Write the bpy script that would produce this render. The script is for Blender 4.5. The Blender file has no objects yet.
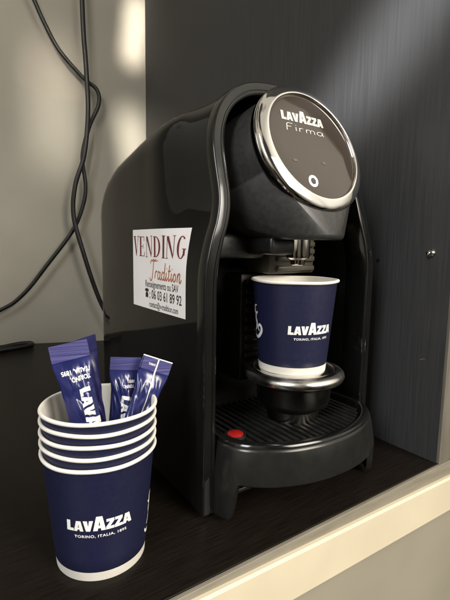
import bpy, bmesh, math, random
from mathutils import Vector, Matrix, noise
random.seed(7)
PI = math.pi
CM = 0.01
sc = bpy.context.scene
C = sc.collection

# ------------------------------------------------------------------ materials
def new_mat(name, col, rough=0.5, metal=0.0, coat=0.0, ior=1.5, spec=0.5, coat_rough=0.03):
    m = bpy.data.materials.new(name); m.use_nodes = True
    b = m.node_tree.nodes['Principled BSDF']
    b.inputs['Base Color'].default_value = (*col, 1)
    b.inputs['Roughness'].default_value = rough
    b.inputs['Metallic'].default_value = metal
    b.inputs['IOR'].default_value = ior
    b.inputs['Specular IOR Level'].default_value = spec
    b.inputs['Coat Weight'].default_value = coat
    b.inputs['Coat Roughness'].default_value = coat_rough
    return m, m.node_tree.nodes, m.node_tree.links, b

def vary(m, scale, c0, c1, r0=None, r1=None, bump=0.0, stretch=(1, 1, 1), detail=6, dist=0.001, lo=0.3, hi=0.7):
    nt = m.node_tree; N, L = nt.nodes, nt.links; b = N['Principled BSDF']
    tc = N.new('ShaderNodeTexCoord'); mp = N.new('ShaderNodeMapping'); mp.inputs['Scale'].default_value = stretch
    L.new(tc.outputs['Object'], mp.inputs['Vector'])
    n = N.new('ShaderNodeTexNoise'); n.inputs['Scale'].default_value = scale; n.inputs['Detail'].default_value = detail
    L.new(mp.outputs['Vector'], n.inputs['Vector'])
    cr = N.new('ShaderNodeValToRGB'); cr.color_ramp.elements[0].position = lo; cr.color_ramp.elements[1].position = hi
    cr.color_ramp.elements[0].color = (*c0, 1); cr.color_ramp.elements[1].color = (*c1, 1)
    L.new(n.outputs['Fac'], cr.inputs['Fac']); L.new(cr.outputs['Color'], b.inputs['Base Color'])
    if r0 is not None:
        mr = N.new('ShaderNodeMapRange'); mr.inputs['From Min'].default_value = lo; mr.inputs['From Max'].default_value = hi
        mr.inputs['To Min'].default_value = r0; mr.inputs['To Max'].default_value = r1
        L.new(n.outputs['Fac'], mr.inputs['Value']); L.new(mr.outputs['Result'], b.inputs['Roughness'])
    if bump:
        bp = N.new('ShaderNodeBump'); bp.inputs['Strength'].default_value = bump; bp.inputs['Distance'].default_value = dist
        L.new(n.outputs['Fac'], bp.inputs['Height']); L.new(bp.outputs['Normal'], b.inputs['Normal'])
    return n

def wood(name, c0, c1, stretch, rough):
    m, N, L, b = new_mat(name, c0, rough)
    vary(m, 150, c0, c1, rough - 0.04, rough + 0.06, 0.09, stretch, 10, 0.0004, 0.25, 0.78)
    return m

M = {}
M['panel'] = wood('dark_wood_panel', (0.033, 0.0325, 0.033), (0.053, 0.0525, 0.0535), (6, 6, 0.12), 0.42)
M['shelf'] = wood('dark_wood_shelf', (0.0035, 0.0028, 0.0024), (0.013, 0.0095, 0.007), (0.25, 6, 6), 0.36)
M['shelf'].node_tree.nodes['Principled BSDF'].inputs['Specular IOR Level'].default_value = .13
m, N, L, b = new_mat('tan_edge', (0.30, 0.25, 0.17), 0.4); vary(m, 45, (0.18, 0.158, 0.118), (0.235, 0.21, 0.165), 0.3, 0.55, 0.08, (0.5, 4, 4)); M['edge'] = m
m, N, L, b = new_mat('grey_edge', (0.17, 0.15, 0.12), 0.4); vary(m, 40, (0.13, 0.12, 0.095), (0.21, 0.185, 0.15), 0.35, 0.5, 0.05, (4, 4, 0.3)); M['pedge'] = m
m, N, L, b = new_mat('cream_board', (0.8, 0.7, 0.48), 0.5); vary(m, 22, (0.585, 0.515, 0.375), (0.625, 0.555, 0.405), 0.42, 0.55, 0.05); M['cream'] = m
m, N, L, b = new_mat('beige_front', (0.34, 0.30, 0.22), 0.5); vary(m, 10, (0.285, 0.26, 0.20), (0.315, 0.29, 0.225), 0.4, 0.55, 0.03); M['beige'] = m
m, N, L, b = new_mat('painted_wall', (0.42, 0.38, 0.29), 0.8); vary(m, 9, (0.345, 0.325, 0.275), (0.395, 0.375, 0.32), 0.7, 0.9, 0.15, dist=0.002); M['wall'] = m
m, N, L, b = new_mat('gloss_black', (0.006, 0.006, 0.006), 0.07, spec=0.30); vary(m, 25, (0.005, 0.005, 0.005), (0.008, 0.0078, 0.0075), 0.02, 0.07); M['gloss'] = m
m, N, L, b = new_mat('frame_black', (0.007, 0.007, 0.007), 0.16); vary(m, 40, (0.005, 0.005, 0.005), (0.0075, 0.0075, 0.007), 0.08, 0.15); M['frame'] = m
m, N, L, b = new_mat('satin_black', (0.009, 0.009, 0.009), 0.33); vary(m, 300, (0.007, 0.007, 0.007), (0.011, 0.011, 0.010), 0.28, 0.38, 0.05, dist=0.0002); M['satin'] = m
m, N, L, b = new_mat('head_grey', (0.03, 0.03, 0.03), 0.36); vary(m, 300, (0.026, 0.026, 0.026), (0.036, 0.035, 0.033), 0.32, 0.42, 0.05, dist=0.0002); M['head'] = m
m, N, L, b = new_mat('cavity_black', (0.008, 0.008, 0.008), 0.3); vary(m, 60, (0.006, 0.006, 0.006), (0.011, 0.011, 0.010), 0.25, 0.4); b.inputs['Specular IOR Level'].default_value = .3; M['cavity'] = m
m, N, L, b = new_mat('grille_grey', (0.07, 0.066, 0.05), 0.35); vary(m, 60, (0.012, 0.011, 0.008), (0.020, 0.018, 0.012), 0.34, 0.46); M['grille'] = m
m, N, L, b = new_mat('grille_light', (0.1, 0.09, 0.06), 0.35); vary(m, 60, (0.045, 0.041, 0.03), (0.06, 0.055, 0.04), 0.3, 0.42); M['grille2'] = m
m, N, L, b = new_mat('tray_grey', (0.10, 0.098, 0.088), 0.32, metal=0.6); vary(m, 120, (0.026, 0.0255, 0.024), (0.031, 0.0305, 0.028), 0.20, 0.25, 0.02, (1, 1, 1), dist=0.0002); M['tray'] = m
m, N, L, b = new_mat('chrome', (0.82, 0.80, 0.77), 0.04, metal=1.0); vary(m, 50, (0.79, 0.77, 0.74), (0.84, 0.82, 0.79), 0.03, 0.07); M['chrome'] = m
m, N, L, b = new_mat('dark_chrome', (0.12, 0.115, 0.105), 0.14, metal=1.0); vary(m, 50, (0.10, 0.096, 0.088), (0.14, 0.134, 0.122), 0.24, 0.32); M['stem'] = m
m, N, L, b = new_mat('steel', (0.66, 0.64, 0.60), 0.2, metal=1.0); vary(m, 80, (0.66, 0.64, 0.60), (0.76, 0.74, 0.70), 0.18, 0.28); M['steel'] = m
m, N, L, b = new_mat('display_glass', (0.03, 0.024, 0.018), 0.10, coat=.35, coat_rough=0.02); vary(m, 18, (0.036, 0.026, 0.018), (0.043, 0.031, 0.022), 0.06, 0.10); M['glass'] = m  # brown base has the cream ceiling's reflection painted into it
m, N, L, b = new_mat('navy_paper', (0.018, 0.020, 0.085), 0.42); vary(m, 420, (0.0088, 0.0099, 0.0345), (0.0096, 0.0107, 0.0365), 0.40, 0.46, 0.02, dist=0.0002); M['navy'] = m
m, N, L, b = new_mat('white_paper', (0.78, 0.74, 0.66), 0.55); vary(m, 90, (0.74, 0.70, 0.62), (0.80, 0.77, 0.69), 0.5, 0.62, 0.05, dist=0.0002); M['white'] = m
m, N, L, b = new_mat('print_white', (0.80, 0.79, 0.76), 0.5); vary(m, 200, (0.77, 0.76, 0.73), (0.82, 0.81, 0.78)); M['print'] = m
m, N, L, b = new_mat('navy_film', (0.022, 0.022, 0.12), 0.26, coat=0.3, coat_rough=0.15); vary(m, 90, (0.012, 0.015, 0.075), (0.020, 0.024, 0.115), 0.16, 0.28, 0.5, (1, 1, 0.5), 4, 0.0012); M['film'] = m
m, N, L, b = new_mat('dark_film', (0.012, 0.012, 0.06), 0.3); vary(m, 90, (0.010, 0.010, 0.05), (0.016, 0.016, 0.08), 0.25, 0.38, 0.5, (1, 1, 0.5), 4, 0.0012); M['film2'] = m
m, N, L, b = new_mat('crimped_film', (0.05, 0.048, 0.16), 0.38); vary(m, 90, (0.042, 0.040, 0.135), (0.058, 0.055, 0.18), 0.34, 0.46, 0.6, (.15, .15, 6), 2, 0.0008); M['crimp'] = m  # lavender sheen of the flat crimp put into the base colour
m, N, L, b = new_mat('sticker_white', (0.76, 0.72, 0.68), 0.45); vary(m, 60, (0.84, 0.80, 0.77), (0.88, 0.85, 0.82), 0.4, 0.5, 0.05, dist=0.0003); M['sticker'] = m
m, N, L, b = new_mat('ink_red', (0.16, 0.02, 0.025), 0.5); vary(m, 200, (0.14, 0.017, 0.02), (0.18, 0.024, 0.03)); M['ink_red'] = m
m, N, L, b = new_mat('ink_orange', (0.45, 0.12, 0.035), 0.5); vary(m, 200, (0.40, 0.10, 0.03), (0.50, 0.14, 0.04)); M['ink_orange'] = m
m, N, L, b = new_mat('ink_black', (0.02, 0.02, 0.02), 0.5); vary(m, 200, (0.015, 0.015, 0.015), (0.03, 0.03, 0.03)); M['ink'] = m
m, N, L, b = new_mat('print_silver', (0.62, 0.59, 0.54), 0.4); vary(m, 200, (0.58, 0.55, 0.50), (0.66, 0.63, 0.58)); M['silver'] = m
m, N, L, b = new_mat('print_dim', (0.2, 0.17, 0.14), 0.4); vary(m, 200, (0.09, 0.08, 0.065), (0.11, 0.095, 0.08)); M['dim'] = m
m, N, L, b = new_mat('red_plastic', (0.55, 0.015, 0.012), 0.3); vary(m, 60, (0.22, 0.006, 0.006), (0.28, 0.010, 0.008), 0.25, 0.35); M['red'] = m
m, N, L, b = new_mat('rubber', (0.008, 0.008, 0.008), 0.42); vary(m, 60, (0.006, 0.006, 0.006), (0.011, 0.011, 0.011), 0.36, 0.5); M['rubber'] = m
m, N, L, b = new_mat('lit_ring', (0.9, 0.9, 0.95), 0.4); b.inputs['Emission Color'].default_value = (0.92, 0.92, 1, 1); b.inputs['Emission Strength'].default_value = 1.6
vary(m, 60, (0.88, 0.88, 0.93), (0.92, 0.92, 0.97)); M['lit'] = m

# ------------------------------------------------------------------ helpers
def link(name, bm, mats, parent=None, smooth=None, recalc=True):
    if recalc: bmesh.ops.recalc_face_normals(bm, faces=bm.faces)
    me = bpy.data.meshes.new(name)
    for v in bm.verts: v.co *= CM
    bm.to_mesh(me); bm.free()
    if not isinstance(mats, (list, tuple)): mats = [mats]
    for k in mats: me.materials.append(M[k])
    o = bpy.data.objects.new(name, me); C.objects.link(o)
    if parent is not None: o.parent = parent
    if smooth is not None:
        for p in me.polygons: p.use_smooth = True
        if smooth < 180: me.set_sharp_from_angle(angle=math.radians(smooth))
    return o

def empty(name, label, cat, loc, group=None):
    o = bpy.data.objects.new(name, None); C.objects.link(o); o.location = Vector(loc) * CM
    o.empty_display_size = 0.02
    o['label'] = label; o['category'] = cat
    if group: o['group'] = group
    return o

def tag(o, label, cat, group=None):
    o['label'] = label; o['category'] = cat
    if group: o['group'] = group
    return o

def catmull(pts, n):
    """resample a polyline of tuples with a centripetal-ish Catmull-Rom, n points, equal arc length"""
    P = [Vector(p) for p in pts]; out = []
    for i in range(len(P) - 1):
        p0 = P[i - 1] if i else P[0] * 2 - P[1]; p1 = P[i]; p2 = P[i + 1]
        p3 = P[i + 2] if i + 2 < len(P) else P[-1] * 2 - P[-2]
        for k in range(12):
            t = k / 12
            out.append(0.5 * ((2 * p1) + (p2 - p0) * t + (2 * p0 - 5 * p1 + 4 * p2 - p3) * t * t + (3 * p1 - p0 - 3 * p2 + p3) * t ** 3))
    out.append(P[-1])
    return resample(out, n)

def resample(out, n):
    acc = [0]
    for a, b_ in zip(out, out[1:]): acc.append(acc[-1] + (b_ - a).length)
    res = []; j = 0
    for k in range(n):
        s = acc[-1] * k / (n - 1)
        while j < len(acc) - 2 and acc[j + 1] < s: j += 1
        d = acc[j + 1] - acc[j]
        res.append(out[j].lerp(out[j + 1], 0 if d < 1e-12 else min(1, max(0, (s - acc[j]) / d))))
    return res

def add_loft(bm, loops, closed=False, mi=0):
    rows = [[bm.verts.new(p) for p in lp] for lp in loops]
    n = len(rows[0])
    for a, b_ in zip(rows, rows[1:]):
        for i in range(n if closed else n - 1):
            j = (i + 1) % n
            f = bm.faces.new((a[i], a[j], b_[j], b_[i])); f.material_index = mi
    return rows

def add_lathe(bm, prof, n=72, origin=(0, 0, 0), mi=None, mat=None):
    rows = []
    for r, z in prof:
        lp = [Vector((r * math.cos(2 * PI * k / n), r * math.sin(2 * PI * k / n), z)) for k in range(n)]
        if mat is not None: lp = [mat @ p for p in lp]
        rows.append([bm.verts.new(p + Vector(origin)) for p in lp])
    for i, (a, b_) in enumerate(zip(rows, rows[1:])):
        for k in range(n):
            f = bm.faces.new((a[k], a[(k + 1) % n], b_[(k + 1) % n], b_[k]))
            if mi: f.material_index = mi[i]
    return rows

def cap(bm, row, mi=0):
    f = bm.faces.new(row); f.material_index = mi

def add_box(bm, x0, x1, y0, y1, z0, z1, bev=0.0):
    r = bmesh.ops.create_cube(bm, size=1)
    for v in r['verts']:
        v.co = Vector(((x0 + x1) / 2 + v.co.x * (x1 - x0), (y0 + y1) / 2 + v.co.y * (y1 - y0), (z0 + z1) / 2 + v.co.z * (z1 - z0)))
    if bev:
        ed = list({e for v in r['verts'] for e in v.link_edges})
        bmesh.ops.bevel(bm, geom=ed, offset=bev, segments=3, profile=0.5, affect='EDGES')

def add_tube(bm, pts, r, n=12, samples=90):
    P = catmull(pts, samples); up = Vector((0.3, 0.2, 0.93)); rows = []
    for i, p in enumerate(P):
        t = (P[min(i + 1, len(P) - 1)] - P[max(i - 1, 0)]).normalized()
        a = t.cross(up)
        if a.length < 1e-3: a = t.cross(Vector((1, 0, 0)))
        a.normalize(); b_ = a.cross(t).normalized(); up = b_
        rows.append([bm.verts.new(p + r * (math.cos(2 * PI * k / n) * a + math.sin(2 * PI * k / n) * b_)) for k in range(n)])
    for x, y in zip(rows, rows[1:]):
        for k in range(n): bm.faces.new((x[k], x[(k + 1) % n], y[(k + 1) % n], y[k]))
    cap(bm, rows[0]); cap(bm, rows[-1])

# --- flat lettering: bmeshes in the xy plane, then mapped on to a surface
def polys_bm(polys):
    bm = bmesh.new()
    for p in polys:
        vs = [bm.verts.new((x, y, 0)) for x, y in p]
        bm.faces.new(vs).normal_update()
    bmesh.ops.triangulate(bm, faces=bm.faces)
    return bm

def text_bm(s, size, shear=0.0, bold=0.0, align='CENTER', xs=1.0, space=1.0):
    cu = bpy.data.curves.new('lettering', 'FONT'); cu.body = s; cu.size = size; cu.shear = shear; cu.offset = bold * size
    cu.align_x = align; cu.space_character = space; cu.resolution_u = 4
    o = bpy.data.objects.new('lettering', cu); C.objects.link(o)
    dg = bpy.context.evaluated_depsgraph_get()
    me = bpy.data.meshes.new_from_object(o.evaluated_get(dg))
    bm = bmesh.new(); bm.from_mesh(me)
    bpy.data.objects.remove(o); bpy.data.meshes.remove(me); bpy.data.curves.remove(cu)
    bmesh.ops.remove_doubles(bm, verts=bm.verts, dist=1e-5)
    for v in bm.verts: v.co = Vector((v.co.x * xs, v.co.y, 0))
    return bm

def ribbon(bm, pts, w, smooth=True, lift=0.0, taper=False):
    P = catmull([(x, y, 0) for x, y in pts], max(8, len(pts) * 6)) if smooth else [Vector((x, y, 0)) for x, y in pts]
    row = []
    for i, p in enumerate(P):
        t = (P[min(i + 1, len(P) - 1)] - P[max(i - 1, 0)]).normalized()
        n = Vector((-t.y, t.x, 0)); ww = w * (math.sin(PI * (0.12 + 0.76 * i / (len(P) - 1))) if taper else 1)
        row.append((bm.verts.new(p + n * ww / 2 + Vector((0, 0, lift))), bm.verts.new(p - n * ww / 2 + Vector((0, 0, lift)))))
    for a, b_ in zip(row, row[1:]): bm.faces.new((a[0], a[1], b_[1], b_[0]))

def slice_bm(bm, step, axes=(0,)):
    for ax in axes:
        xs = [v.co[ax] for v in bm.verts]; x = math.floor(min(xs) / step) * step; hi = max(xs)
        nrm_ = [0, 0, 0]; nrm_[ax] = 1
        while x < hi:
            p_ = [0, 0, 0]; p_[ax] = x + 1e-4
            bmesh.ops.bisect_plane(bm, geom=bm.verts[:] + bm.edges[:] + bm.faces[:], plane_co=p_, plane_no=nrm_)
            x += step
    return bm

def move(bm, dx, dy, sx=1, sy=None, rot=0):
    sy = sx if sy is None else sy; c, s = math.cos(rot), math.sin(rot)
    for v in bm.verts:
        x, y = v.co.x * sx, v.co.y * sy
        v.co = Vector((x * c - y * s + dx, x * s + y * c + dy, v.co.z))
    return bm

def merge(*bms):
    out = bmesh.new()
    for b_ in bms:
        me = bpy.data.meshes.new('tmp'); b_.to_mesh(me); out.from_mesh(me); b_.free(); bpy.data.meshes.remove(me)
    return out

def mapped(name, bm, fn, mat, parent):
    bm.normal_update()
    for v in bm.verts: v.co = Vector(fn(v.co.x, v.co.y, v.co.z))
    return link(name, bm, mat, parent, recalc=False)

def wordmark():
    """heavy seven-letter word, cap height 1, a taller A in the middle; origin at its centre, width about 5.1"""
    P = []; x = 0.0
    def A(x0, w, h):
        s, hw = 0.36 * w, w / 2
        L_ = [(0, 0), (s, 0), (s + .035 * w, .17 * h), (hw, .17 * h), (hw, .36 * h), (s + .085 * w, .36 * h), (hw, .70 * h), (hw, h), (.26 * w, h)]
        P.append([(x0 + a, b_) for a, b_ in L_]); P.append([(x0 + w - a, b_) for a, b_ in L_][::-1])
    def Z(x0, w, h): P.append([(x0, 0), (x0 + w, 0), (x0 + w, .27 * h), (x0 + .5 * w, .27 * h), (x0 + w, .74 * h), (x0 + w, h), (x0 + .04 * w, h), (x0 + .04 * w, .73 * h), (x0 + .5 * w, .73 * h), (x0, .26 * h)][::1])
    P.append([(0, 0), (.60, 0), (.60, .27), (.32, .27), (.32, 1), (0, 1)]); x = .62
    A(x, .80, .98); x += .76
    P.append([(x, 1), (x + .34, 1), (x + .42, .42), (x + .50, 1), (x + .82, 1), (x + .58, 0), (x + .24, 0)]); x += .80
    A(x, 1.0, 1.38); x += 1.02
    Z(x, .66, 1.0); x += .70
    Z(x, .66, 1.0); x += .66
    A(x, .82, .98); x += .82
    return move(polys_bm(P), -x / 2, 0), x

# ------------------------------------------------------------------ camera
cam = bpy.data.cameras.new('camera'); co = bpy.data.objects.new('camera', cam); C.objects.link(co); sc.camera = co
fw = Vector((0.567, 0.814, -0.126)).normalized(); up = Vector((0.060, 0.112, 0.992)); rt = fw.cross(up).normalized(); up = rt.cross(fw)
co.matrix_world = Matrix(((rt.x, up.x, -fw.x, -0.24004), (rt.y, up.y, -fw.y, -0.2529), (rt.z, up.z, -fw.z, 0.19443), (0, 0, 0, 1)))
cam.sensor_fit = 'VERTICAL'; cam.sensor_height = 36; cam.lens = 435 / 600 * 36
cam.clip_start = 0.01; cam.clip_end = 50

# ------------------------------------------------------------------ setting (cm; x right along the shelf, y into the niche)
def structure(name, bm, mat, parent=None, smooth=None):
    o = link(name, bm, mat, parent, smooth)
    if parent is None: o['kind'] = 'structure'
    return o
bm = bmesh.new(); add_box(bm, -110, 13.35, -5.75, 66, -1.2, 0.0, 0.06)
shelf = structure('shelf', bm, 'shelf', None, 40)
bm = bmesh.new(); add_box(bm, -110, 15.2, -6.1, -5.77, -2.6, -0.05, 0.05); structure('edge_trim', bm, 'edge', shelf, 40)
bm = bmesh.new(); add_box(bm, 13.4, 15.2, -5.6, 75, -0.4, 95, 0.05)
panel = structure('cabinet_panel', bm, 'panel', None, 40)
bm = bmesh.new(); add_box(bm, 13.37, 15.23, -5.95, -5.62, -0.02, 95, 0.06); structure('edge_trim', bm, 'pedge', panel, 40)
bm = bmesh.new()   # cream board under the shelf edge, its top dropping a little to the right
for x0, x1, za, zb in ((-110, 60, 1.6, -2.6),):
    prof = lambda x, z: [(x, -5.9, z), (x, -6.35, z), (x, -6.5, z - .15), (x, -6.5, z - 3.25), (x, -6.4, z - 3.4), (x, -5.9, z - 3.4)]
    zt = lambda x: -0.72 - 0.034 * (x + 5)
    rows = add_loft(bm, [prof(x0, zt(x0)), prof(x1, zt(x1))]); bm.faces.new(rows[0]); bm.faces.new(rows[1][::-1])
structure('cream_board', bm, 'cream', None, 30)
bm = bmesh.new(); add_box(bm, -110, 60, -5.85, -5.0, -60, -2.0); structure('cabinet_front', bm, 'beige')
# small marks on the panel: a scratch and an empty pin hole
bm = bmesh.new(); ribbon(bm, [(0, 0), (.25, .12), (.5, .2), (.62, .12)], .07, taper=True)
mapped('scuff_mark', bm, lambda x, y, z: Vector((13.385, -3.3 - x, 9.1 + y)), 'pedge', panel)
bm = bmesh.new(); add_lathe(bm, [(.01, 0), (.2, 0)], 24); mapped('pin_hole', bm, lambda x, y, z: Vector((13.388, 1.8 + x, 18.1 + y)), 'rubber', panel)
# wall behind, slightly turned
A_, B_ = Vector((-12.9, 64.9, 0)), Vector((13.4, 56.2, 0)); d = (B_ - A_).normalized(); nrm = Vector((d.y, -d.x, 0))
bm = bmesh.new()
p0, p1 = A_ - d * 130, A_ + d * 27.8
q = [p0 + Vector((0, 0, -20)), p1 + Vector((0, 0, -20)), p1 + Vector((0, 0, 150)), p0 + Vector((0, 0, 150))]
vs = [bm.verts.new(p) for p in q]; vb = [bm.verts.new(p - nrm * 2) for p in q]
bm.faces.new(vs); bm.faces.new(vb[::-1])
for i in range(4): bm.faces.new((vs[i], vb[i], vb[(i + 1) % 4], vs[(i + 1) % 4]))
structure('wall', bm, 'wall')

# shelf pin in the panel
pin = empty('shelf_pin', 'small shiny metal shelf pin sticking out of the dark wood panel', 'shelf pin', (13.4, -3.75, 18.97))
RX = Matrix.Rotation(-PI / 2, 3, 'Y')
bm = bmesh.new(); add_lathe(bm, [(0.02, -.02), (.36, -.02), (.36, .08), (.3, .16), (.02, .12)], 24, mat=RX); link('collar', bm, 'steel', pin, 40)
bm = bmesh.new(); r = add_lathe(bm, [(.21, .1), (.21, .6), (.15, .7), (.01, .72)], 20, mat=RX); cap(bm, r[-1]); link('peg', bm, 'chrome', pin, 40)

# cables by the wall
bm = bmesh.new(); add_tube(bm, [(-7.5, 60.9, 66), (-5.4, 60.3, 60.8), (-3.9, 59.8, 57.2), (-1.7, 59.1, 53.1), (2.0, 57.9, 49.0), (4.2, 57.2, 47.2), (4.4, 57.1, 44.6), (2.8, 57.6, 40.7), (1.5, 58.1, 35.3), (1.9, 57.9, 29.9), (1.3, 58.1, 26.1), (-.5, 58.7, 21.6), (-4.8, 60.1, 15.4), (-8.9, 61.5, 9.9), (-12.9, 62.8, 6.9), (-22, 65, 3.5)], .36, 12, 160)
tag(link('power_cable', bm, 'rubber', None, 180), 'black cable that kinks right then swings down to the left across the pale wall', 'cable')
bm = bmesh.new(); add_tube(bm, [(1.6, 57, 70), (1.8, 57, 62.1), (1.9, 56.9, 56.1), (2.2, 56.8, 50.1), (2.2, 56.4, 42.8), (1.4, 56.6, 35.3), (-.2, 57.2, 29.8), (-.6, 57.4, 24.3), (.8, 56.8, 17.7), (2.7, 56.2, 10.8), (4.4, 55.6, 6.3), (6.5, 54, 2.2), (9, 50, .5)], .42, 12, 160)
tag(link('power_cable', bm, 'rubber', None, 180), 'thicker black cable hanging straight down the pale wall toward the machine', 'cable')
bm = bmesh.new(); add_tube(bm, [(-26, 60, .45), (-18, 59.6, .45), (-13.4, 60.6, .45), (-10, 61.4, .6), (-8.0, 61.2, .5), (-8.8, 59.4, .45), (-12.5, 58.6, .45), (-20, 58, .45)], .42, 12, 90)
tag(link('power_cable', bm, 'rubber', None, 180), 'loop of black cable lying on the dark shelf at the far left', 'cable')

# ------------------------------------------------------------------ coffee machine
mach = empty('coffee_machine', 'glossy black capsule coffee machine with tilted round chrome-rimmed display', 'coffee machine', (0, 0, 0))
TAB = [(.4, 8.8, -.9), (6, 8.8, -.9), (12, 8.8, -.9), (16.5, 8.8, -.9), (18.2, 8.68, -.92), (20, 8.25, -.9), (21, 7.9, -.85), (22.2, 7.62, -.7), (23.2, 7.52, -.45), (24, 7.5, -.2), (25, 7.48, .1), (26, 7.42, .4), (27, 7.25, .7), (28, 6.92, 1.0), (29, 6.4, 1.3), (30, 5.6, 1.6), (30.8, 4.6, 1.8), (31.4, 3.4, 1.9), (31.75, 1.8, 2.0), (31.85, 0, 2.0)]
NL = 161
half = [(-w, y, z) for z, w, y in TAB]; full = half + [(-x, y, z) for x, y, z in half[::-1][1:]]
front = catmull(full, NL)
def inset(lp, dd, dy=0.0):
    out = []
    for i, p in enumerate(lp):
        t = lp[min(i + 1, NL - 1)] - lp[max(i - 1, 0)]; n = Vector((t.z, 0, -t.x)).normalized()
        out.append(Vector((p.x + n.x * dd, p.y + dy, p.z + n.z * dd)))
    return out
# frame: rounded band round the front opening, its inner lip running back into the cavity
prof = [(.10, 1.1), (0.0, .8), (0, .22), (.03, .09), (.10, .02), (.2, 0), (.78, 0), (.82, .06), (.90, .06), (.94, 0), (1.2, 0), (1.28, .03), (1.32, .12), (1.34, .8), (1.37, 2.5)]
bm = bmesh.new(); add_loft(bm, [inset(front, a * .74, b_ - .25) for a, b_ in prof]); link('front_frame', bm, 'frame', mach, 50)
# shell
def section(y, w, zt, c, ex):
    pts = [Vector((-w, y, .6)), Vector((-w, y, zt - c))]
    for k in range(1, 400):
        a = PI - PI * k / 400
        cx, cz = math.cos(a), math.sin(a)
        pts.append(Vector((w * math.copysign(abs(cx) ** (2 / ex), cx), y, zt - c + c * cz ** (2 / ex))))
    pts += [Vector((w, y, zt - c)), Vector((w, y, .6))]
    return resample(pts, NL)
S0 = inset(front, .07, .55)
secs = [(5.6, 8.76, 30.1, 4.2, 3.2), (8.6, 8.75, 29.05, 3.1, 4.0), (12, 8.72, 28.1, 2.6, 4.4), (15.3, 8.7, 27.3, 2.5, 4.4), (18, 8.62, 26.3, 2.7, 4.0), (19.6, 8.5, 25.0, 2.8, 3.4), (20.2, 8.2, 23.9, 2.9, 3.0)]
loops = [section(*s) for s in secs]
mix = [S0[i].lerp(loops[0][i], .5) for i in range(NL)]
bm = bmesh.new()
keys = [S0, mix] + loops
cols = [catmull([keys[k][i] for k in range(len(keys))], 44) for i in range(NL)]
rows = add_loft(bm, [[cols[i][k] for i in range(NL)] for k in range(44)])
bk = [Vector((p.co.x * .9, 20.6, .6 + (p.co.z - .6) * .96)) for p in rows[-1]]
bkv = [bm.verts.new(p) for p in bk]
for i in range(NL - 1): bm.faces.new((rows[-1][i], rows[-1][i + 1], bkv[i + 1], bkv[i]))
bm.faces.new(bkv)
from mathutils.bvhtree import BVHTree
SHELL = BVHTree.FromBMesh(bm)
link('shell', bm, 'gloss', mach, 60)
# floor plate and cavity
bm = bmesh.new(); add_box(bm, -8.2, 8.2, -.2, 19.6, .35, .75, .1); link('base_plate', bm, 'satin', mach, 40)
for sx in (-1, 1):
    for yy in (1.2, 17):
        bm = bmesh.new(); r = add_lathe(bm, [(.75, 0), (.8, .1), (.8, .36)], 20, (sx * 6.9, yy, 0)); cap(bm, r[0]); link('rubber_foot', bm, 'rubber', mach, 40)
bm = bmesh.new(); cv = [Vector((p.x, 6.8, p.z)) for p in inset(front, 1.0)]
row1 = [bm.verts.new(p) for p in cv]; bm.faces.new(row1)
row2 = [bm.verts.new(p) for p in inset(front, 1.42, 1.6)]
for i in range(NL - 1): bm.faces.new((row1[i], row1[i + 1], row2[i + 1], row2[i]))
link('cavity', bm, 'cavity', mach, 60)
# slatted panel behind the nozzle
bm = bmesh.new(); add_box(bm, -1.6, 4.0, 4.5, 6.75, 7.5, 17.0, .15)
for k in range(11):
    add_box(bm, -1.3, 3.7, 4.1, 4.55, 8.0 + k * .8, 8.48 + k * .8, .12)
link('slatted_panel', bm, 'grille', mach, 40)
bm = bmesh.new(); add_box(bm, -.5, 4.6, 2.1, 5.5, 17.1, 20.2, .12)
for k in range(4): add_box(bm, .2, 4.45, 1.8, 2.15, 17.3 + k * .62 + (.2 if k else 0), 17.75 + k * .62 + (.2 if k else 0), .1)
link('slatted_panel', bm, 'grille2', mach, 40)
# brewing block under the head
bm = bmesh.new(); add_box(bm, -6.9, -.6, 2.4, 6.8, 18.35, 20.3, .35); link('brewing_block', bm, 'satin', mach, 40)

# head: drum cut by the tilted display
AL = math.radians(68.0); c0 = Vector((.45, -1.55, 26.85)); dn = Vector((0, -math.sin(AL), math.cos(AL))); e1 = Vector((1, 0, 0)); e2 = Vector((0, math.cos(AL), math.sin(AL)))
DM = Matrix((e1, e2, dn)).transposed()
bm = bmesh.new()
def ringpts(c, r, n=96): return [c + r * (math.cos(2 * PI * k / n) * e1 + math.sin(2 * PI * k / n) * e2) for k in range(n)]
for p in ringpts(c0 - dn * .75, 4.95): bm.verts.new(p)
for zz_, rr in ((20.3, 2.95), (20.05, 2.87), (19.9, 2.7)):
    for k in range(72): bm.verts.new((.35 + rr * math.cos(2 * PI * k / 72), -.95 + rr * math.sin(2 * PI * k / 72), zz_))
for k in range(49):
    a = PI * k / 48 * 1.3 - .15 * PI
    bm.verts.new((5.75 * math.cos(a), 3.2, 24.9 + 5.4 * math.sin(a)))
for x, z in ((-3.3, 20.3), (3.3, 20.3), (-4.6, 21.2), (4.6, 21.2), (-5.4, 22.8), (5.4, 22.8)): bm.verts.new((x, 3.2, z))
r = bmesh.ops.convex_hull(bm, input=bm.verts)
bmesh.ops.delete(bm, geom=[g for g in r['geom_interior'] if isinstance(g, bmesh.types.BMVert)], context='VERTS')
head = link('brewing_head', bm, 'head', mach, 48)
bm = bmesh.new()
add_lathe(bm, [(4.24, -.16), (4.25, .0), (4.29, .07), (4.36, .09), (4.5, .06), (4.8, -.04), (5.04, -.14), (5.13, -.21), (5.19, -.36), (5.19, -.8), (5.12, -1.1), (5.05, -1.2), (4.7, -1.22)], 128, c0, mat=DM)
ring = link('chrome_ring', bm, 'chrome', head, 50)
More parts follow.
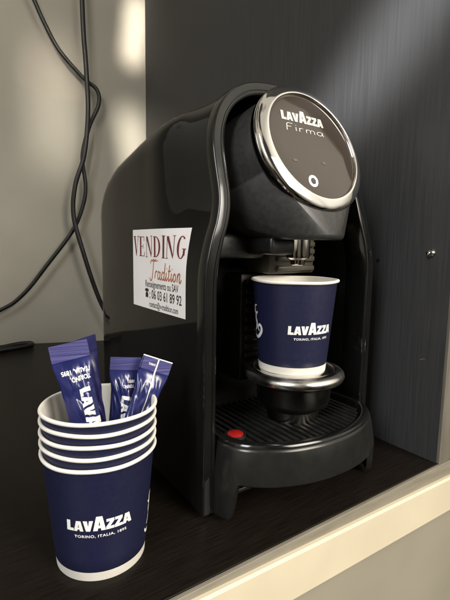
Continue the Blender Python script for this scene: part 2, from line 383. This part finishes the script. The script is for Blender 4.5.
bm = bmesh.new(); rr = add_lathe(bm, [(4.27, -.11), (4.1, -.075), (3.0, -.06), (1.5, -.055), (.02, -.053)], 128, c0, mat=DM); cap(bm, rr[-1])
disp = link('display', bm, 'glass', head, 180)
def on_disc(x, y, z=0): return c0 + e1 * (x - .8 + .1 * y) + e2 * y + dn * (-.035 + z)
w, ww = wordmark(); move(w, 0, 0, 4.3 / ww, .74)
mapped('lettering', move(w, .04, 1.74), on_disc, 'silver', disp)
w = bmesh.new()   # thin spaced script line under it
def strokes(bm, ls, wd, sc_=1, dx=0, dy=0, taper=False):
    for k, s in enumerate(ls): ribbon(bm, [(x * sc_ + dx, y * sc_ + dy) for x, y in s], wd, lift=k * .0008, taper=taper)
FIRMA = [[(0, -.1), (.02, .5), (.08, .9), (.3, 1.0), (.62, .98)], [(.04, .48), (.45, .52)],
         [(.9, 0), (.92, .55)], [(.93, .8), (.94, .88)],
         [(1.25, 0), (1.27, .55)], [(1.27, .35), (1.4, .52), (1.65, .5)],
         [(1.95, 0), (1.96, .52)], [(1.96, .38), (2.1, .52), (2.3, .5), (2.36, .35), (2.37, .02)], [(2.37, .38), (2.52, .52), (2.72, .5), (2.78, .35), (2.8, .0)],
         [(3.65, .45), (3.4, .55), (3.12, .42), (3.1, .15), (3.3, .0), (3.55, .1), (3.66, .4)], [(3.66, .52), (3.68, .1), (3.78, -.02)]]
strokes(w, FIRMA, .085, 1, 0, 0)
mapped('lettering', move(w, -1.75, .95, 1.0, .56), on_disc, 'silver', disp)
w = bmesh.new(); add_lathe(w, [(.27, 0), (.46, 0)], 40)
mapped('power_button', move(w, -.02, -3.0), on_disc, 'lit', disp)
for ix, iy in ((-1.47, -1.5), (1.47, -1.38)):
    mapped('indicator_icon', move(polys_bm([[(-.2, -.1), (.2, -.1), (.2, .1), (-.2, .1)]]), ix, iy), on_disc, 'dim', disp)

# nozzle
bm = bmesh.new(); add_box(bm, -2.7, .3, -.6, 3.2, 18.75, 20.1, .3); link('nozzle_housing', bm, 'satin', mach, 40)
bm = bmesh.new(); r = add_lathe(bm, [(.95, 20.1), (.95, 18.7), (.9, 18.5), (.62, 18.35), (.55, 17.95), (.42, 17.9), (.40, 18.6)], 40, (.45, -.15, 0)); link('nozzle', bm, 'chrome', mach, 40)

# cup stand
bm = bmesh.new()
add_lathe(bm, [(.02, 9.66), (2.2, 9.66), (2.9, 9.67), (3.05, 9.56), (3.2, 9.56), (3.28, 9.66), (3.42, 9.69), (3.85, 9.52), (4.02, 9.34), (4.07, 9.1), (3.95, 8.84), (3.7, 8.76), (3.3, 8.74)], 96)
for v in bm.verts: v.co.x += .6
stand = link('cup_stand', bm, 'steel', mach, 40)
bm = bmesh.new(); add_lathe(bm, [(3.6, 8.78), (3.5, 8.6), (3.15, 8.5), (3.05, 8.3), (2.98, 7.1), (2.85, 6.75), (2.2, 6.3), (2.1, 5.3)], 72, (.6, 0, 0)); link('stand_stem', bm, 'stem', stand, 40)

# drip tray
TA, TB, TY = 7.95, 4.95, -1.0
def tray_pt(th, s, z, back=None): return Vector(((TA - s) * math.cos(th), TY + (TB - s) * math.sin(th), z))
NT = 97; ths = [PI + PI * k / (NT - 1) for k in range(NT)]
def zlow(th):
    a = math.degrees(th) - 180; w0 = 17 if a < 90 else 30; a = min(a, 180 - a)
    t = min(1, max(0, (a - w0) / 8)); t = t * t * (3 - 2 * t)
    return .35 + 2.75 * t
bm = bmesh.new()
def ext(row, z):  # carry the wall straight back at both ends
    return [Vector((row[0].x, 5.2, row[0].z))] + row + [Vector((row[-1].x, 5.2, row[-1].z))]
def lp(s, z): return ext([tray_pt(th, s, z if z is not None else zlow(th)) for th in ths], z)
lows = lambda s, dz: ext([tray_pt(th, s, zlow(th) + dz) for th in ths], 0)
loops = [lows(.5, .0), lows(.10, 0), lows(.02, .1), lp(.06, 3.6), lp(.28, 4.8), lp(.42, 5.4), lp(.46, 5.52), lp(.58, 5.62)]
add_loft(bm, loops); tray = link('drip_tray', bm, 'tray', mach, 35)
bm = bmesh.new()
add_loft(bm, [lp(.56, 5.60), lp(.58, 5.74), lp(.66, 5.84), lp(.95, 5.92), lp(1.18, 5.90), lp(1.32, 5.7), lp(1.36, 5.2)]); link('tray_rim', bm, 'frame', tray, 35)
bm = bmesh.new(); r = [bm.verts.new(p) for p in lp(1.32, 5.22)]; bm.faces.new(r); link('tray_floor', bm, 'cavity', tray)
bm = bmesh.new()
for k in range(21):
    x = -6 + k * .6
    yf = TY - (TB - 1.6) * math.sqrt(max(0, 1 - (x / (TA - 1.4)) ** 2))
    add_box(bm, x - .17, x + .17, yf, 5.0, 5.3, 5.56, .07)
link('drip_grille', bm, 'cavity', tray, 40)
bm = bmesh.new(); r = add_lathe(bm, [(.62, 5.5), (.60, 5.72), (.45, 5.82), (.02, 5.86)], 32, (-5.85, -.8, 0)); cap(bm, r[-1]); fl = link('float_indicator', bm, 'red', tray, 50)
bm = bmesh.new(); add_lathe(bm, [(.64, 5.4), (.64, 5.66), (.72, 5.7), (.80, 5.66), (.82, 5.4)], 32, (-5.85, -.8, 0)); link('collar', bm, 'satin', fl, 50)

# sticker on the left side
stk_y0, stk_y1, sz0, sz1 = 1.5, 10.8, 14.1, 20.6
side_x = -8.56
def on_side(x, y, z=0):
    Y, Z = stk_y1 - x * (stk_y1 - stk_y0) / 10, sz0 + y * (sz1 - sz0) / 7
    h = SHELL.ray_cast(Vector((-30, Y, Z)), Vector((1, 0, 0)))[0]
    return Vector(((h.x if h else side_x) - .02 - z, Y, Z))
w = bmesh.new(); bmesh.ops.create_grid(w, x_segments=20, y_segments=14, size=1)
for v in w.verts: v.co = Vector((5 + v.co.x * 5, 3.5 + v.co.y * 3.5, 0))
sticker = mapped('sticker', w, on_side, 'sticker', mach)
def serif_word():
    bm = bmesh.new(); T, t, s = .26, .075, .07; x = 0
    def bar(x0, x1, y0, y1): vs = [bm.verts.new(p) for p in ((x0, y0, 0), (x1, y0, 0), (x1, y1, 0), (x0, y1, 0))]; bm.faces.new(vs)
    def quad(*p): bm.faces.new([bm.verts.new((a, b_, 0)) for a, b_ in p])
    def serif(xc, y, hw): bar(xc - hw, xc + hw, y, y + s) if y < 1 else bar(xc - hw, xc + hw, y, y + s)
    H = 2.2
    # V
    quad((.12, H), (.40, H), (.66, .5), (.60, 0), (.54, 0)); quad((.664, .5), (.60, 0), (.61, 0), (1.0, H), (.92, H)); serif(.26, H, .26); serif(.96, H, .2); x = 1.3
    # E
    bar(x, x + T, 0, H); bar(x + T, x + .85, 0, t); bar(x + T, x + .8, H - t, H); bar(x + T, x + .6, H / 2 - t / 2, H / 2 + t / 2)
    bar(x + .78, x + .86, t, .5); bar(x + .74, x + .81, H - .5, H - t); bar(x + .56, x + .62, H / 2 - .25, H / 2 - t / 2); bar(x + .56, x + .62, H / 2 + t / 2, H / 2 + .25)
    bar(x - .12, x, 0, s); bar(x - .12, x, H - s, H); x += 1.2
    # N
    def Nn(x):
        bar(x, x + t, 0, H - .4); quad((x - .02, H), (x, H - .4), (x + t, H - .4), (x + .9 - t, 0), (x + .9, 0), (x + .9, .3), (x + .25, H)); bar(x + .9 - t + .076, x + .9 + t, .301, H)
        bar(x - .14, x + t + .14, -s, 0); bar(x + .75, x + 1.1, H, H + s)
    Nn(x); x += 1.35
    # D
    def bow(x, wd, gap=None):
        o_ = []; i_ = []
        for k in range(25):
            a = -PI / 2 + PI * k / 24
            o_.append((x + wd * math.cos(a), H / 2 + H / 2 * math.sin(a))); i_.append((x + (wd - T) * math.cos(a), H / 2 + (H / 2 - t) * math.sin(a)))
        for k in range(24): quad(o_[k], o_[k + 1], i_[k + 1], i_[k])
    bar(x, x + T, 0, H); bar(x - .12, x, 0, s); bar(x - .12, x, H - s, H); bow(x + T + .002, .75); x += 1.35
    bar(x, x + T, 0, H); serif(x + T / 2, -s, .26); serif(x + T / 2, H, .26); x += .6
    Nn(x); x += 1.38
    # G
    o_ = []; i_ = []; cx = x + .52
    for k in range(31):
        a = math.radians(50 + 268 * k / 30)
        o_.append((cx + .56 * math.cos(a), H / 2 + (H / 2 + .02) * math.sin(a))); i_.append((cx + (.30 + .0 * k) * math.cos(a), H / 2 + (H / 2 - t) * math.sin(a)))
    for k in range(30): quad(o_[k], o_[k + 1], i_[k + 1], i_[k])
    bar(cx + .24, cx + .48, .32, H * .42); serif(cx + .36, H * .42, .24); x += 1.15
    return bm, x
w, ww = serif_word(); move(w, .15, 4.62, 9.6 / ww, .80)
mapped('lettering', w, lambda x, y, z: on_side(x, y, .012 + z), 'ink_red', sticker)
w = bmesh.new(); ribbon(w, [(4.2, 4.3), (4.5, 4.42), (4.9, 4.28), (5.4, 4.34)], .09, taper=True)
TR = [[(.2, 1.9), (.5, 2.3), (1.1, 2.2), (1.8, 2.45)], [(1.1, 2.25), (.9, 1.2), (.6, .1), (.2, -.25), (-.1, .1)],
      [(1.35, .1), (1.6, 1.0)], [(1.6, .8), (1.85, 1.05), (2.05, .95)],
      [(2.75, .85), (2.4, 1.0), (2.15, .5), (2.3, .05), (2.7, .4), (2.85, 1.0)], [(2.86, 1.0), (2.7, .2), (2.95, .05), (3.2, .4)],
      [(3.85, .85), (3.5, 1.0), (3.2, .5), (3.4, .05), (3.8, .4), (4.2, 2.1)], [(3.95, 1.0), (3.8, .2), (4.0, .05), (4.25, .4)],
      [(4.45, 1.0), (4.3, .2), (4.5, .05), (4.75, .4)], [(4.55, 1.4), (4.6, 1.5)],
      [(5.25, 1.9), (4.95, .3), (5.1, .05), (5.35, .35)], [(4.85, 1.15), (5.5, 1.25)],
      [(5.7, 1.0), (5.55, .2), (5.75, .05), (5.95, .4)], [(5.8, 1.4), (5.85, 1.5)],
      [(6.5, 1.0), (6.15, .7), (6.15, .15), (6.45, .1), (6.7, .5), (6.5, 1.0)],
      [(7.0, .05), (7.15, 1.0)], [(7.1, .6), (7.45, 1.05), (7.65, .9), (7.5, .2), (7.7, .0), (8.0, .4)]]
strokes(w, TR, .115, .70, 3.75, 2.72, taper=False)
mapped('lettering', w, lambda x, y, z: on_side(x, y, .012 + z), 'ink_orange', sticker)
t1 = move(text_bm('Renseignements ou SAV', .86, 0, .008, 'LEFT', .72), 2.75, 1.95)
t2 = move(text_bm(': 06 03 61 89 92', 1.1, 0, .012, 'LEFT', .80), 3.6, .98)
t3 = move(text_bm('contact@v-tradition.com', .74, 0, .006, 'LEFT', .70), 3.55, .22)
ph = bmesh.new()
for a in ([(2.8, 1.0), (3.35, 1.0), (3.35, 1.3), (3.22, 1.5), (2.93, 1.5), (2.8, 1.3)], [(2.7, 1.55), (2.85, 1.52), (3.30, 1.52), (3.45, 1.55), (3.45, 1.7), (3.3, 1.8), (2.85, 1.8), (2.7, 1.7)]):
    ph.faces.new([ph.verts.new((x, y, 0)) for x, y in a])
w = merge(t1, t2, t3, ph)
mapped('lettering', w, lambda x, y, z: on_side(x, y, .012 + z), 'ink', sticker)

# ------------------------------------------------------------------ paper cups
HC, RB, RT = 7.21, 2.695, 3.5
def wall_r(z): return RB + (3.33 - RB) * z / HC
def make_cup(loc, label, group=None, logos=(), emblems=(), z_from=0.0):
    cup = empty('paper_cup', label, 'paper cup', loc, group)
    bm = bmesh.new()
    zb = .58
    prof = [(RB - .28, .55), (RB - .24, .02), (RB - .02, 0), (RB + .0, .03), (wall_r(zb), zb), (wall_r(zb) + .012, zb + .02)]
    mi = [1, 1, 1, 1, 0]
    for k in range(1, 9):
        z = zb + .02 + (HC - .2 - zb) * k / 8; prof.append((wall_r(z) + .012, z)); mi.append(0)
    prof.append((wall_r(HC - .1) - .09, HC - .16)); mi.append(1)
    for k in range(1, 7):
        z = HC - .16 - (HC - .8) * k / 6; prof.append((wall_r(z) - .10, z)); mi.append(1)
    prof += [(RB - .15, .58), (1.2, .56), (.02, .56)]; mi += [1, 1, 1]
    rows = add_lathe(bm, prof, 96, mi=mi); cap(bm, rows[-1], 1); cap(bm, rows[0], 1)
    body = link('cup_wall', bm, ['navy', 'white'], cup, 35)
    bm = bmesh.new(); R_ = RT - .125; z0 = HC - .135
    ringp = [(R_ + .110 * math.cos(2 * PI * k / 16), z0 + .118 * math.sin(2 * PI * k / 16)) for k in range(17)]
    add_lathe(bm, ringp, 96); bmesh.ops.remove_doubles(bm, verts=bm.verts, dist=1e-4)
    ph_ = random.random() * 9
    for v in bm.verts:   # a rolled paper rim is never quite round
        a = math.atan2(v.co.y, v.co.x); v.co.z += .017 * math.sin(2 * a + ph_) + .014 * math.sin(5 * a + ph_ * 2); s = 1 + .004 * math.sin(3 * a + ph_); v.co.x *= s; v.co.y *= s
    link('rolled_rim', bm, 'white', cup, 180)
    def on_cup(az, zc):
        def f(x, y, z):
            zz = zc + y; r_ = wall_r(zz); a = az + x / r_
            r_ += .028 + z
            return (r_ * math.cos(a), r_ * math.sin(a), zz)
        return f
    for az, zc in logos:
        w, ww = wordmark(); move(w, 0, 0, 3.75 / ww, .66); mapped('lettering', slice_bm(w, .14), on_cup(az, zc), 'print', cup)
        w = text_bm('TORINO, ITALIA, 1895', .235, 0, .02, 'CENTER', 1.12, 1.15); mapped('lettering', slice_bm(w, .2), on_cup(az + .02, zc - .42), 'print', cup)
    for az, zc in emblems:
        w = bmesh.new()
        ribbon(w, [(-1.0, -.5), (-.7, -.85), (-.1, -1.0), (.5, -.75), (.95, -.2), (.85, .25), (.5, .3), (.25, 0), (.5, -.3)], .36, taper=True)
        ribbon(w, [(-.55, -.35), (-.2, -.05), (.0, .45), (-.25, .95), (-.05, 1.4), (.35, 1.6)], .42, taper=True, lift=.002)
        ribbon(w, [(-.75, 1.75), (-.3, 1.5), (-.35, 2.1), (.2, 2.3)], .3, taper=True, lift=.003)
        move(w, 0, 0, .78); mapped('emblem', slice_bm(w, .14), on_cup(az, zc), 'print', cup)
    return cup
cx1, cy1 = -15.652, .082
az1 = math.atan2(-25.29 - cy1, -24.0 - cx1)
names = ['bottom paper cup of the stack, with the white wordmark facing forward', 'second paper cup from the bottom of the nested stack', 'middle paper cup of the nested stack, third from the top', 'fourth paper cup from the bottom, just below the top cup of the stack', 'top paper cup of the stack, holding the sugar sachets']
for k in range(5):
    make_cup((cx1 + .016 * k, cy1 + (.03 if k % 2 else -.02) * (k > 0), .661 * k + .001 * k), names[k], 'navy paper cups nested in a stack',
             [(az1 - .03, 3.35)] if k == 0 else (), [(az1 + 1.38, 2.2)] if k == 0 else ())
az2 = math.atan2(-25.29, -24.0)
make_cup((.35, 0, 9.68), 'single navy paper cup standing on the machine cup stand under the nozzle', None, [(az2 + .50, 3.2)], [(az2 - 1.18, 3.35)])

# ------------------------------------------------------------------ sugar sachets
def make_sachet(label, bot, top, face, hw, L_, mat, kind, seed, thick=.36):
    bot, top, face = Vector(bot), Vector(top), Vector(face)
    ax = (top - bot).normalized(); L_ = (top - bot).length
    ux = ax.cross(face).normalized() * -1; fz = ux.cross(ax).normalized()
    if fz.dot(face) < 0: fz = -fz; 
    ux = ax.cross(fz).normalized() * -1 if False else fz.cross(ax).normalized() * -1
    s_ = empty('sugar_sachet', label, 'sugar sachet', bot, 'navy sugar sachets in the top cup')
    def th(t):
        e = min(1, max(0, (.90 - t) / .16)); e2_ = min(1, max(0, (t - .06) / .14)); e = e * e * (3 - 2 * e); e2_ = e2_ * e2_ * (3 - 2 * e2_)
        return thick * e * e2_
    def S(s, t, side, lift=0.0):
        h = th(t); w_ = hw * (1 - .16 * h / thick)
        wr = .26 * h / thick * noise.noise(Vector((s * 1.6 + seed, t * L_ * .75, side * 3 + seed))) + .30 * abs(noise.noise(Vector((s * 2.4 + t * 5, t * L_ * .7 + seed * 3, side)))) * (h / thick)
        bend = .25 * math.sin(t * 2.6 + seed) * .5 + (.10 * (s * s) * (1 if t > .9 else .3) + .08 * math.sin(s * 2 + seed)) * max(0, t - .75) * 2
        off = side * (h * max(0, 1 - s * s) ** .6 + .005 * (1 - s * s)) + (wr if True else 0) * (max(0, 1 - s * s) ** .5) + bend
        off += side * lift
        return ux * (s * w_) + ax * (t * L_) + fz * off
    bm = bmesh.new(); nx, nt = 56, 190
    for side in (1, -1):
        add_loft(bm, [[S(-1 + 2 * i / nx, j / nt, side) for i in range(nx + 1)] for j in range(nt + 1)])
    bmesh.ops.remove_doubles(bm, verts=bm.verts, dist=.002)
    for f in bm.faces:
        if f.calc_center_median().dot(ax) > .905 * L_: f.material_index = 1
    link('wrapper', bm, [mat, 'crimp' if mat == 'film' else mat], s_, 70)
    def on(x, y, z=0):  # x across, y along from the top (cm)
        return S(max(-1, min(1, x / hw)), 1 - y / L_, 1, .03 + z)
    if kind == 'front':
        w, ww = wordmark(); w = move(w, 0, 0, 4.3 / ww, .72); w = slice_bm(w, .07, (0, 1)); move(w, 0.06, 4.85, 1, 1, -PI / 2)
        for v in w.verts: v.co.y = v.co.y      # reads downwards
        mapped('lettering', flipy(w, 4.85), on, 'print', s_)
        w = text_bm('TORINO,', .36, 0, .03, 'LEFT', 1.1); w2 = move(text_bm('ITALIA, 1895', .36, 0, .03, 'LEFT', 1.1), 0, -.42)
        w = slice_bm(merge(w, w2), .09, (0, 1))
        for v in w.verts: v.co = Vector((.95 - v.co.x * .80, 1.85 - v.co.y * -1 * -1 if False else 2.0 + v.co.y * 1.0, 0))
        mapped('lettering', w, on, 'print', s_)
    if kind == 'line':
        w = bmesh.new()
        for j in range(120):
            y0, y1 = j * L_ * .7 / 120, (j + 1) * L_ * .7 / 120
            w.faces.new([w.verts.new((x, y, 0)) for x, y in ((.02, y0), (.11, y0), (.11, y1), (.02, y1))])
        mapped('seam_line', w, on, 'print', s_)
        w = slice_bm(move(text_bm('LAVAZZA', .34, 0, .03, 'LEFT', 1.0), 0, 0), .09, (0, 1))
        for v in w.verts: v.co = Vector((.62 + v.co.y, 2.5 + v.co.x, 0))
        w2 = text_bm('TORINO', .2, 0, .02, 'LEFT')
        for v in w2.verts: v.co = Vector((-.5 + v.co.x * .6, .55 - v.co.y, 0))
        w2 = slice_bm(w2, .09, (0, 1))
        mapped('lettering', w, on, 'print', s_); mapped('lettering', w2, on, 'print', s_)
        w = bmesh.new()
        for j in range(24):
            x0, x1 = -1 + j / 12, -1 + (j + 1) / 12
            w.faces.new([w.verts.new((x * hw, y, 0)) for x, y in ((x0, 0.0), (x1, 0.0), (x1, .07), (x0, .07))])
        mapped('cut_edge', w, on, 'print', s_)
    if kind == 'word':
        w, ww = wordmark(); w = slice_bm(move(w, 0, 0, 3.9 / ww, .62), .07, (0, 1)); move(w, -.15, 4.4, 1, 1, -PI / 2)
        mapped('lettering', flipy(w, 4.4), on, 'print', s_)
        w = text_bm('TORINO,', .26, 0, .03, 'LEFT'); w2 = move(text_bm('1895', .26, 0, .03, 'LEFT'), 0, -.3); w = slice_bm(merge(w, w2), .09, (0, 1))
        for v in w.verts: v.co = Vector((.7 - v.co.x * .8, 1.75 + v.co.y, 0))
        mapped('lettering', w, on, 'print', s_)
    return s_
def flipy(bm, c):
    for v in bm.verts: v.co.y = 2 * c - v.co.y
    return bm
fc = Vector((-.31, -.95, .12))
make_sachet('left front sugar sachet with a flat pale crimped top and large white lettering', (-15.75, -.9, 3.35), (-17.35, .15, 13.65), fc + Vector((.1, 0, .1)), 1.08, 0, 'film', 'front', 1.3)
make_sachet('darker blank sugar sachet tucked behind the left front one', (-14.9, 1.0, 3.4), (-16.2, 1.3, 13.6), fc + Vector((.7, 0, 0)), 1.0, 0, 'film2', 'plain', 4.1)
make_sachet('upright sugar sachet half hidden behind the right leaning one', (-14.4, .5, 3.4), (-13.5, .9, 12.1), fc, .98, 0, 'film', 'word', 2.2)
make_sachet('right sugar sachet leaning outward, with a thin white line down its middle', (-15.3, -.4, 3.4), (-11.75, -.25, 12.05), fc + Vector((.15, 0, .25)), 1.0, 0, 'film', 'line', 7.7)

# ------------------------------------------------------------------ light
wd = bpy.data.worlds.new('World'); sc.world = wd; wd.use_nodes = True
N, L = wd.node_tree.nodes, wd.node_tree.links; bg = N['Background']
tc = N.new('ShaderNodeTexCoord'); sp = N.new('ShaderNodeSeparateXYZ'); L.new(tc.outputs['Generated'], sp.inputs['Vector'])
cr = N.new('ShaderNodeValToRGB'); mr = N.new('ShaderNodeMapRange'); mr.inputs['From Min'].default_value = -1; mr.inputs['From Max'].default_value = 1
L.new(sp.outputs['Z'], mr.inputs['Value']); L.new(mr.outputs['Result'], cr.inputs['Fac'])
e = cr.color_ramp.elements; e[0].position = .28; e[0].color = (.05, .043, .032, 1); e[1].position = .95; e[1].color = (.64, .60, .53, 1)
for p, c in ((.45, (.15, .13, .10, 1)), (.55, (.34, .315, .27, 1)), (.72, (.54, .50, .43, 1))):
    k = e.new(p); k.color = c
nz = N.new('ShaderNodeTexNoise'); nz.inputs['Scale'].default_value = 1.5; nz.inputs['Detail'].default_value = 1
mp = N.new('ShaderNodeMapping'); mp.inputs['Scale'].default_value = (1.6, 1.6, .7); L.new(tc.outputs['Generated'], mp.inputs['Vector']); L.new(mp.outputs['Vector'], nz.inputs['Vector'])
c2 = N.new('ShaderNodeValToRGB'); c2.color_ramp.elements[0].position = .43; c2.color_ramp.elements[0].color = (.16, .16, .17, 1); c2.color_ramp.elements[1].position = .49; c2.color_ramp.elements[1].color = (1.85, 1.8, 1.7, 1)
L.new(nz.outputs['Fac'], c2.inputs['Fac'])
mx = N.new('ShaderNodeMix'); mx.data_type = 'RGBA'; mx.blend_type = 'MULTIPLY'; mx.inputs['Factor'].default_value = 1
L.new(cr.outputs['Color'], mx.inputs['A']); L.new(c2.outputs['Color'], mx.inputs['B']); 
def lobe(prev, d, a, b_, col):
    vm = N.new('ShaderNodeVectorMath'); vm.operation = 'NORMALIZE'; L.new(tc.outputs['Generated'], vm.inputs[0])
    dp_ = N.new('ShaderNodeVectorMath'); dp_.operation = 'DOT_PRODUCT'; L.new(vm.outputs['Vector'], dp_.inputs[0]); dp_.inputs[1].default_value = Vector(d).normalized()
    m_ = N.new('ShaderNodeMapRange'); m_.interpolation_type = 'SMOOTHSTEP'; m_.inputs['From Min'].default_value = a; m_.inputs['From Max'].default_value = b_
    L.new(dp_.outputs['Value'], m_.inputs['Value'])
    ad = N.new('ShaderNodeMix'); ad.data_type = 'RGBA'; ad.blend_type = 'ADD'; ad.inputs['B'].default_value = (*col, 1)
    L.new(m_.outputs['Result'], ad.inputs['Factor']); L.new(prev, ad.inputs['A']); return ad.outputs['Result']
out_ = lobe(mx.outputs['Result'], (.57, -.68, .46), .80, .95, (1.7, 1.6, 1.4))  # added bright patch, front right, for the chrome ring to reflect
out_ = lobe(out_, (-.9, -.40, .22), .90, .97, (.9, .85, .74))  # added bright patch on the left, mirrored along the frame's edge
L.new(out_, bg.inputs['Color']); bg.inputs['Strength'].default_value = 0.5

def area(name, loc, aim, sx, sy, power, col, spread=PI, roll=0):
    l = bpy.data.lights.new(name, 'AREA'); l.shape = 'RECTANGLE'; l.size = sx * CM; l.size_y = sy * CM; l.energy = power; l.color = col; l.spread = spread
    o = bpy.data.objects.new(name, l); C.objects.link(o); loc = Vector(loc) * CM; aim = Vector(aim) * CM
    o.location = loc; o.rotation_euler = (aim - loc).to_track_quat('-Z', 'Y').to_matrix().to_4x4().__matmul__(Matrix.Rotation(math.radians(roll), 4, 'Z')).to_euler()
    return o
area('window_light', (38, -150, 85), (-6, 0, 4), 90, 90, 5.2, (1.0, .93, .83), math.radians(55))
area('side_window_light', (-120, -60, 90), (-10, 0, 10), 40, 90, 1.5, (.94, .97, 1.0), math.radians(45))
area('wall_fill', (-70, -30, 120), (-8, 60, 85), 40, 40, .7, (1.0, .94, .84), math.radians(55))  # added fill with no visible source, keeps the upper wall brighter than its foot
area('sunbeam_light', (-60, -80, 97), (11.6, 56.9, 59), 1.8, 11, .045, (1.0, .93, .80), math.radians(2.6), -7)
area('sunbeam_light', (-60, -80, 85), (11.4, 56.9, 37), 1.8, 14, .045, (1.0, .93, .80), math.radians(3.5), 9)
area('sunbeam_light', (-70, -70, 90), (-2.5, 60.5, 44), 2.5, 20, .05, (1.0, .93, .80), math.radians(6))
area('panel_sunbeam_light', (-40, -110, 80), (13.4, 1.6, 39.0), 2.2, 13, .14, (.97, .98, 1.0), math.radians(4.2), -33)

sc.view_settings.view_transform = 'Standard'; sc.view_settings.look = 'None'; sc.view_settings.exposure = 0; sc.view_settings.gamma = 1
sc.render.engine = 'CYCLES'; sc.cycles.use_denoising = True
sc.cycles.max_bounces = 8; sc.cycles.sample_clamp_indirect = 4
